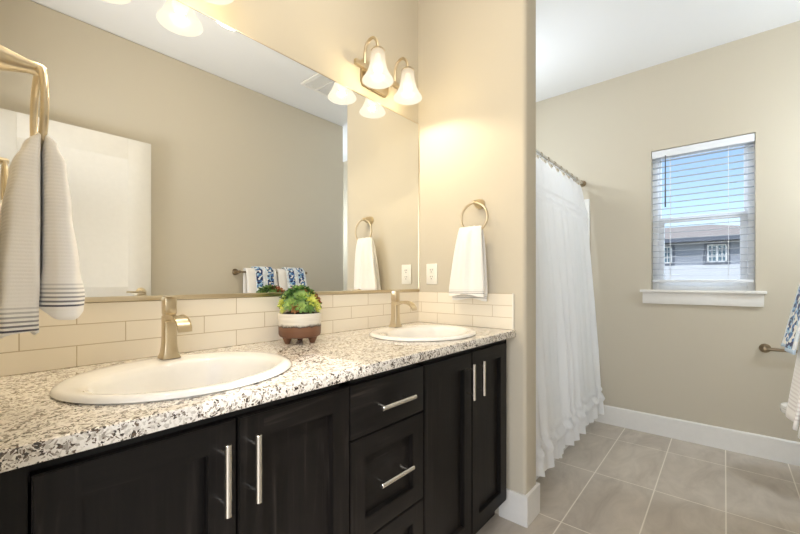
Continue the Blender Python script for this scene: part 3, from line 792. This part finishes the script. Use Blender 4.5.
xr, zr = towel_ring(XE, -1, .934, 1.524, 'champagne towel ring on the end wall, right of the mirror')
hand_towel(xr, -1, .952, zr, 1.045, 1.068, .120, .196, 'terry_g', 'white hand towel in the ring on the end wall beside the mirror', th=.012, bulge=.022, seed=3, shift=.018)
xr, zr = towel_ring(XL, 1, .930, 1.514, 'champagne towel ring close by at the left edge, seen edge-on', off=.078)
def lobe_towel(xr, yc, zr, label):
    o = thing('hand_towel', label, 'hand towel', (xr, yc, 1.04), 'hand towels in rings')
    top = zr + .022
    def lobe(side, hem, prof, nm):
        # prof: (v, inner x offset, outer x offset, half width)
        bm = BM(); nz, na = 60, 64; L = []
        def lerp(v, c):
            for A, B in zip(prof, prof[1:]):
                if v <= B[0]: t = (v-A[0])/(B[0]-A[0]); t = t*t*(3-2*t); return A[c]+(B[c]-A[c])*t
            return prof[-1][c]
        for j in range(nz+1):
            v = j/nz; xi, xo, hw = lerp(v, 1), lerp(v, 2), lerp(v, 3); z = top-(top-hem)*v
            cx, hx_ = (xi+xo)/2, (xo-xi)/2; V = []
            for k in range(na):
                a = 2*PI*k/na; ca, sa = math.cos(a), math.sin(a)
                ex = .56
                dx = math.copysign(abs(ca)**ex, ca)*hx_; dy = math.copysign(abs(sa)**ex, sa)*hw
                rip = 1 + .05*math.sin(a*5+side+v*2)*v
                V.append(bm.verts.new((xr+side*(cx+dx*rip), yc+dy*rip, z+.006*v*math.sin(a*2+side)-(.010*v*(-sa) if side > 0 else 0))))
            L.append(V)
        for A, B in zip(L, L[1:]):
            for k in range(na): bm.faces.new((A[k], A[(k+1) % na], B[(k+1) % na], B[k]))
        # hem turns in: slightly hollow underside
        last = L[-1]; c = sum((v.co for v in last), Vector())/na
        for f, dz in ((.90, -.003), (.55, .010), (.15, .022)):
            V = [bm.verts.new((c.x+(v.co.x-c.x)*f, c.y+(v.co.y-c.y)*f, v.co.z+dz)) for v in L[-1]]
            for k in range(na): bm.faces.new((last[k], last[(k+1) % na], V[(k+1) % na], V[k]))
            last = V
        bm.faces.new(last); bm.faces.new(L[0][::-1])
        obj(nm, bm, 'terry_s', o, loc=(xr, yc, hem), angle=80)
    lobe(1, 1.088, [(0, .000, .006, .052), (.05, .001, .020, .060), (.16, .001, .032, .066), (.4, .001, .039, .072), (.75, .000, .049, .080), (.92, -.003, .056, .083), (1, -.004, .054, .082)], 'front_drape')
    lobe(-1, 1.050, [(0, .000, .006, .052), (.05, .001, .022, .060), (.16, .001, .036, .066), (.4, .001, .046, .072), (.75, .002, .056, .080), (.92, .004, .061, .082), (1, .004, .060, .081)], 'rear_drape')
    return o
lobe_towel(xr, .930, zr, 'white hand towel with dark stripes hanging close by at the left edge')

# ------------------------------------------------------------------ towel bar and bath towels on the south wall
tb = thing('towel_bar', 'long towel bar with folded bath towels on the wall opposite the mirror', 'towel bar', (1.77, YO, 1.212))
bz, by = 1.212, YO+.068
for xx in (1.455, 2.085):
    bm = lathe(BM(), [(0, YO), (.026, YO+.0005), (.026, YO+.006), (.020, YO+.014), (.0125, YO+.03), (.0115, by), (.012, by+.012), (0, by+.015)], 24, c=(xx, 0, bz), axis='Y')
    obj('mount', bm, 'bronze', tb)
obj('bar', tube(BM(), [(1.455, by, bz), (2.085, by, bz)], .0075, 14), 'bronze', tb)
def bar_towel(name, x0, x1, zt, hem_f, hem_b, y_top, y_hem, mat, label, cat, group, inner=.010, seed=1, th=.010, flare=0.0):
    """cloth folded over the bar, front layer leaning out to y_hem"""
    ph = random.Random(seed).uniform(0, 6)
    xc = (x0+x1)/2; prof = []
    nf = 26
    # centre line: back hem -> up -> over -> front hem
    for k in range(12): v = k/11; prof.append((by-inner-.004, hem_b+(zt-inner-hem_b)*v, 0))
    for k in range(1, 8): a = PI-PI*k/8; prof.append((by+math.cos(a)*(inner+.004), zt-inner+math.sin(a)*inner, 0))
    for k in range(nf+1): v = k/nf; prof.append((y_top+(y_hem-y_top)*v**.85, zt-inner-(zt-inner-hem_f)*v, v))
    nx = 14; bm = BM(); G = []
    for (y, z, v) in prof:
        row = []
        for i in range(nx+1):
            u = i/nx; x = xc + (u-.5)*((x1-x0)+flare*v)
            row.append(bm.verts.new((x, y + v*.007*math.sin(u*9+ph), z + .004*v*math.sin(u*5+ph))))
        G.append(row)
    for A, B in zip(G, G[1:]):
        for i in range(nx): bm.faces.new((A[i], A[i+1], B[i+1], B[i]))
    o = obj(name, bm, mat, loc=(xc, by, hem_f), solid=th, angle=80)
    return tag(o, label, cat, group)
bar_towel('bath_towel', 1.500, 1.765, 1.240, .640, .600, -.262, -.190, 'terry_b', 'white bath towel on the bar, the one nearer the open door', 'bath towel', 'white bath towels', inner=.016, seed=2)
bar_towel('bath_towel', 1.780, 2.050, 1.240, .645, .600, -.262, -.182, 'terry_b', 'white ribbed bath towel on the bar, hanging into view at the right edge', 'bath towel', 'white bath towels', inner=.016, seed=8)
bar_towel('patterned_towel', 1.565, 1.728, 1.256, .880, .90, -.242, -.200, 'blue', 'blue patterned hand towel over the bath towel nearer the open door', 'hand towel', 'blue patterned towels', inner=.030, seed=4, th=.007)
bar_towel('patterned_towel', 1.850, 2.040, 1.256, .890, .90, -.242, -.172, 'blue', 'blue patterned hand towel layered over a bath towel at the right edge', 'hand towel', 'blue patterned towels', inner=.030, seed=6, th=.007)

# short rail on the window wall
gb = thing('towel_bar', 'short bronze rail on the wall below and right of the window', 'towel bar', (XW, -.40, .707))
for yy in (-.197, -.62):
    obj('mount', lathe(BM(), [(0, XW), (.029, XW-.0005), (.029, XW-.006), (.021, XW-.014), (.013, XW-.03), (.0125, XW-.056), (0, XW-.060)], 24, c=(0, yy, .707), axis='X'), 'bronze', gb)
obj('bar', tube(BM(), [(XW-.045, -.197, .707), (XW-.045, -.62, .707)], .010, 14), 'bronze', gb)

# ------------------------------------------------------------------ toilet in the alcove
tx, tyb = 2.985, -1.23
to = thing('toilet', 'white toilet in the alcove below the short bronze rail, mostly behind towels', 'toilet', (tx, tyb, 0))
def egg(bm, cx, yb, yf, w, levels, seg=40):
    """levels: (scale_w, yb, yf, z)"""
    rings = []
    for sw, y0, y1, z in levels:
        cy = (y0+y1)/2; hl = (y1-y0)/2; R = []
        for k in range(seg):
            a = 2*PI*k/seg; ca, sa = math.cos(a), math.sin(a)
            ww = w*sw*(1-.10*sa)
            R.append(bm.verts.new((cx+ww*ca, cy+hl*sa, z)))
        rings.append(R)
    for A, B in zip(rings, rings[1:]):
        for k in range(seg): bm.faces.new((A[k], A[(k+1) % seg], B[(k+1) % seg], B[k]))
    bm.faces.new(rings[0][::-1]); bm.faces.new(rings[-1]); return bm
yt = -.238
obj('bowl', egg(BM(), tx, 0, 0, .185, [(.58, -1.02, -.46, .0), (.56, -1.0, -.47, .05), (.55, -.98, -.47, .18), (.72, -.97, -.40, .28), (.95, -.95, -.31, .37), (1.0, -.95, yt-.01, .405), (1.0, -.95, yt-.01, .412)]), 'porcelain', to, sub=0, angle=70)
obj('seat', egg(BM(), tx, 0, 0, .188, [(1, -.93, yt, .4125), (1.01, -.93, yt+.003, .418), (1.01, -.93, yt+.003, .430), (.98, -.93, yt-.002, .434)]), 'porcelain', to, angle=50)
obj('lid', egg(BM(), tx, 0, 0, .188, [(1.0, -.94, yt, .4345), (1.015, -.94, yt+.004, .438), (1.0, -.94, yt, .452), (.93, -.93, yt-.015, .458)]), 'porcelain', to, angle=50)
tk = obj('tank', box(BM(), (tx-.21, tyb+.01, .40), (tx+.21, -.99, .76), .02, 3), 'porcelain', to)
obj('tank_lid', box(BM(), (tx-.22, tyb+.005, .7605), (tx+.22, -.98, .795), .012, 3), 'porcelain', to)
obj('flush_lever', tube(BM(), [(tx-.15, -.989, .70), (tx-.15, -.975, .70), (tx-.09, -.972, .695)], .006, 10), 'chrome', to)

# ------------------------------------------------------------------ tub, surround, rod, curtain
TY = .817
tub = obj('bathtub', BM(), 'tub') if False else None
bm = BM(); x0, x1, y0, y1, h = XE2+.002, XW-.002, TY, YT-.008, .46
t = bmesh.new()
def rect(x0, x1, y0, y1, z, r, n=6):
    V = []
    for cx, cy, a0 in ((x1-r, y1-r, 0), (x0+r, y1-r, .5*PI), (x0+r, y0+r, PI), (x1-r, y0+r, 1.5*PI)):
        for k in range(n+1): a = a0+k*PI/2/n; V.append(t.verts.new((cx+r*math.cos(a), cy+r*math.sin(a), z)))
    return V
L = [rect(x0, x1, y0, y1, 0, .004), rect(x0, x1, y0, y1, h-.02, .006), rect(x0+.004, x1-.004, y0+.004, y1-.004, h, .01), rect(x0+.09, x1-.09, y0+.07, y1-.07, h, .10), rect(x0+.11, x1-.11, y0+.09, y1-.09, h-.03, .11), rect(x0+.18, x1-.18, y0+.13, y1-.13, .10, .14), rect(x0+.24, x1-.24, y0+.18, y1-.18, .08, .14)]
for A, B in zip(L, L[1:]):
    for k in range(len(A)): t.faces.new((A[k], A[(k+1) % len(A)], B[(k+1) % len(A)], B[k]))
t.faces.new(L[-1]); t.faces.new(L[0][::-1]); merge(bm, t)
tag(obj('bathtub', bm, 'tub', angle=50), 'white bathtub behind the shower curtain', 'bathtub')
sr = box(BM(), (XW-.022, .838, .462), (XW-.0005, YT-.006, 1.812), .006); box(sr, (XE2+.0005, .838, .462), (XE2+.022, YT-.006, 1.812), .006); box(sr, (XE2+.022, YT-.026, .462), (XW-.022, YT-.006, 1.812), .006)
tag(obj('shower_surround', sr, 'tub'), 'white wall surround above the bathtub, its edge showing beside the curtain', 'shower surround')

RY, RZ = .893, 1.946
rod = thing('shower_rod', 'chrome shower curtain rod from the wall end to the window wall', 'curtain rod', (2.6, RY, RZ))
obj('rod', tube(BM(), [(XE2+.001, RY, RZ), (XW-.001, RY, RZ)], .0125, 18), 'chrome', rod)
for xx, s in ((XW, -1), (XE2, 1)):
    obj('flange', lathe(BM(), [(0, xx), (.025, xx+s*.0005), (.025, xx+s*.010), (.019, xx+s*.018), (.0165, xx+s*.03), (.0126, xx+s*.032)], 24, c=(0, RY, RZ), axis='X'), 'bronze', rod)
HOOKX = [1.905+i*.1265 for i in range(12)]
for i, hx in enumerate(HOOKX):
    R = .0165; P = [(hx, RY+R*math.sin(2*PI*k/20), RZ-.0035+R*1.05*math.cos(2*PI*k/20)) for k in range(20)]
    o = obj('curtain_hook', tube(BM(), P, .0018, 6, closed=True), 'bronze', loc=(hx, RY, RZ-.024))
    tag(o, 'thin metal hook carrying the white curtain on the chrome shower rod', 'curtain hook', 'shower curtain hooks')

# curtain: folds hang from the hooks, spreads outside the tub
cx0, cx1 = 1.885, 3.318; NX, NZ = 420, 130
ZT, ZH = 1.930, .125
def cur(u, v):
    """u along, v 0 top .. 1 hem"""
    x = cx0 + (cx1-cx0)*u + .018*v*math.sin(u*31)*0.5
    zt = ZT - .030*abs(math.sin(PI*((x-HOOKX[0])/.1265)))**1.3*(1-v)
    z = zt + (ZH + .014*math.sin(u*37+1) - zt)*v
    yb = RY - .004 - .150*min(1, v)**.62 if v > 0 else RY-.004
    n1 = noise.noise(Vector((u*9, v*1.3, 3.1))); n2 = noise.noise(Vector((u*24, v*2.2, 8.2)))
    ph = PI*2*(x-HOOKX[0])/.1265
    amp = .008 + .011*min(1, v*1.4)
    y = yb + amp*(math.cos(ph*(1+.0*v) + 1.6*n1*v) * (.55+.25*n2)) + amp*.6*math.sin(u*58+3*n1+v*1.5) + .010*n2
    # gathered ruffle bands
    for zc, hw, a in ((1.690, .020, 1.0), (1.640, .020, 1.0), (.300, .020, .9), (.235, .022, 1.1)):
        s = 1-abs(z-zc)/hw
        if s > 0: y -= (s**.5)*.010*a + s*.004*math.sin(u*430+9*n1+zc*50)
    y -= .0 if z > .235 else .006*math.sin(u*170+n1*4)*(1-(z-ZH)/.13 if z < .24 else 0)
    if z < .27: y = y - .012
    return Vector((x, min(y, .806-.0) if z < .50 else y, z))
bm = BM(); G = [[bm.verts.new(cur(i/NX, j/NZ)) for i in range(NX+1)] for j in range(NZ+1)]
for j in range(NZ):
    for i in range(NX): bm.faces.new((G[j][i], G[j][i+1], G[j+1][i+1], G[j+1][i]))
tag(obj('shower_curtain', bm, 'curtain', angle=180), 'white ruffled shower curtain hanging to the floor beside the wall end', 'shower curtain')

# exhaust fan grille on the ceiling (seen in the mirror)
ev = thing('exhaust_vent', 'white square exhaust fan grille on the ceiling, reflected at the mirror top', 'vent', (1.94, .16, ZC))
bm = BM(); a, b = (1.80, .04), (2.09, .31)
box(bm, (a[0], a[1], ZC-.014), (a[0]+.03, b[1], ZC-.0005), .003); box(bm, (b[0]-.03, a[1], ZC-.014), (b[0], b[1], ZC-.0005), .003)
box(bm, (a[0]+.03, a[1], ZC-.014), (b[0]-.03, a[1]+.03, ZC-.0005), .003); box(bm, (a[0]+.03, b[1]-.03, ZC-.014), (b[0]-.03, b[1], ZC-.0005), .003); box(bm, (1.935, a[1]+.03, ZC-.014), (1.955, b[1]-.03, ZC-.0005), .003)
obj('frame', bm, 'trim', ev)
bm = BM(); yy = a[1]+.04
while yy < b[1]-.035: box(bm, (a[0]+.03, yy, ZC-.010), (b[0]-.03, yy+.007, ZC-.002)); yy += .0135
obj('louvres', bm, 'trim', ev)

# ------------------------------------------------------------------ outside
gr = struct('ground', bw((3.6, -60, -3.15), (120, 60, -3.0)), 'ground')
hs = thing('neighbor_house', 'grey-sided house with a hipped shingle roof seen through the window', 'house', (30, 2, -3))
HX = 25.0
obj('wall', bw((HX, -3, -3), (HX+9, 12, 3.2)), 'siding', hs, smooth=False)
obj('lower_band', bw((HX-.06, -3.05, -3), (HX+.0, 12.05, 1.98)), 'siding_light', hs, smooth=False)
bm = BM()
ov = .5; e = [(HX-ov, -3-ov), (HX+9+ov, -3-ov), (HX+9+ov, 12+ov), (HX-ov, 12+ov)]
E_ = [bm.verts.new((p[0], p[1], 3.40)) for p in e]; r1 = bm.verts.new((HX+4.5, .6, 4.56)); r2 = bm.verts.new((HX+4.5, 8.5, 4.56))
bm.faces.new((E_[0], E_[1], r1)); bm.faces.new((E_[2], E_[3], r2)); bm.faces.new((E_[1], E_[2], r2, r1)); bm.faces.new((E_[3], E_[0], r1, r2)); bm.faces.new(E_[::-1])
obj('roof', bm, 'shingle', hs, smooth=False)
bm = bw((HX-ov-.02, -3-ov, 3.18), (HX-ov+.03, 12+ov, 3.40)); box(bm, (HX-ov+.03, -3-ov, 3.18), (HX+.01, 12+ov, 3.22))
obj('fascia', bm, 'fascia', hs, smooth=False)
for (ya, yb, za, zb) in ((-.10, .68, 2.10, 3.02), (2.14, 3.0, 2.10, 3.02)):
    bm = bw((HX-.07, ya-.12, za-.12), (HX-.01, ya, zb+.12)); box(bm, (HX-.07, yb, za-.12), (HX-.01, yb+.12, zb+.12))
    box(bm, (HX-.07, ya, za-.12), (HX-.01, yb, za)); box(bm, (HX-.07, ya, zb), (HX-.01, yb, zb+.12)); 
    f = obj('window', bm, 'fascia', hs, smooth=False)
    bm = bw((HX-.06, ya, za), (HX-.02, ya+.07, zb)); box(bm, (HX-.06, yb-.07, za), (HX-.02, yb, zb)); box(bm, (HX-.06, (ya+yb)/2-.04, za), (HX-.02, (ya+yb)/2+.04, zb))
    box(bm, (HX-.06, ya, za), (HX-.02, yb, za+.07)); box(bm, (HX-.06, ya, zb-.07), (HX-.02, yb, zb))
    for fr_ in (.25, .75): box(bm, (HX-.055, ya+(yb-ya)*fr_-.015, za), (HX-.03, ya+(yb-ya)*fr_+.015, zb))
    for fr_ in (.33, .66): box(bm, (HX-.055, ya, za+(zb-za)*fr_-.015), (HX-.03, yb, za+(zb-za)*fr_+.015))
    obj('sash', bm, 'house_trim', f, smooth=False)
    obj('pane', bw((HX-.03, ya, za), (HX-.025, yb, zb)), 'pane_far', f, smooth=False)
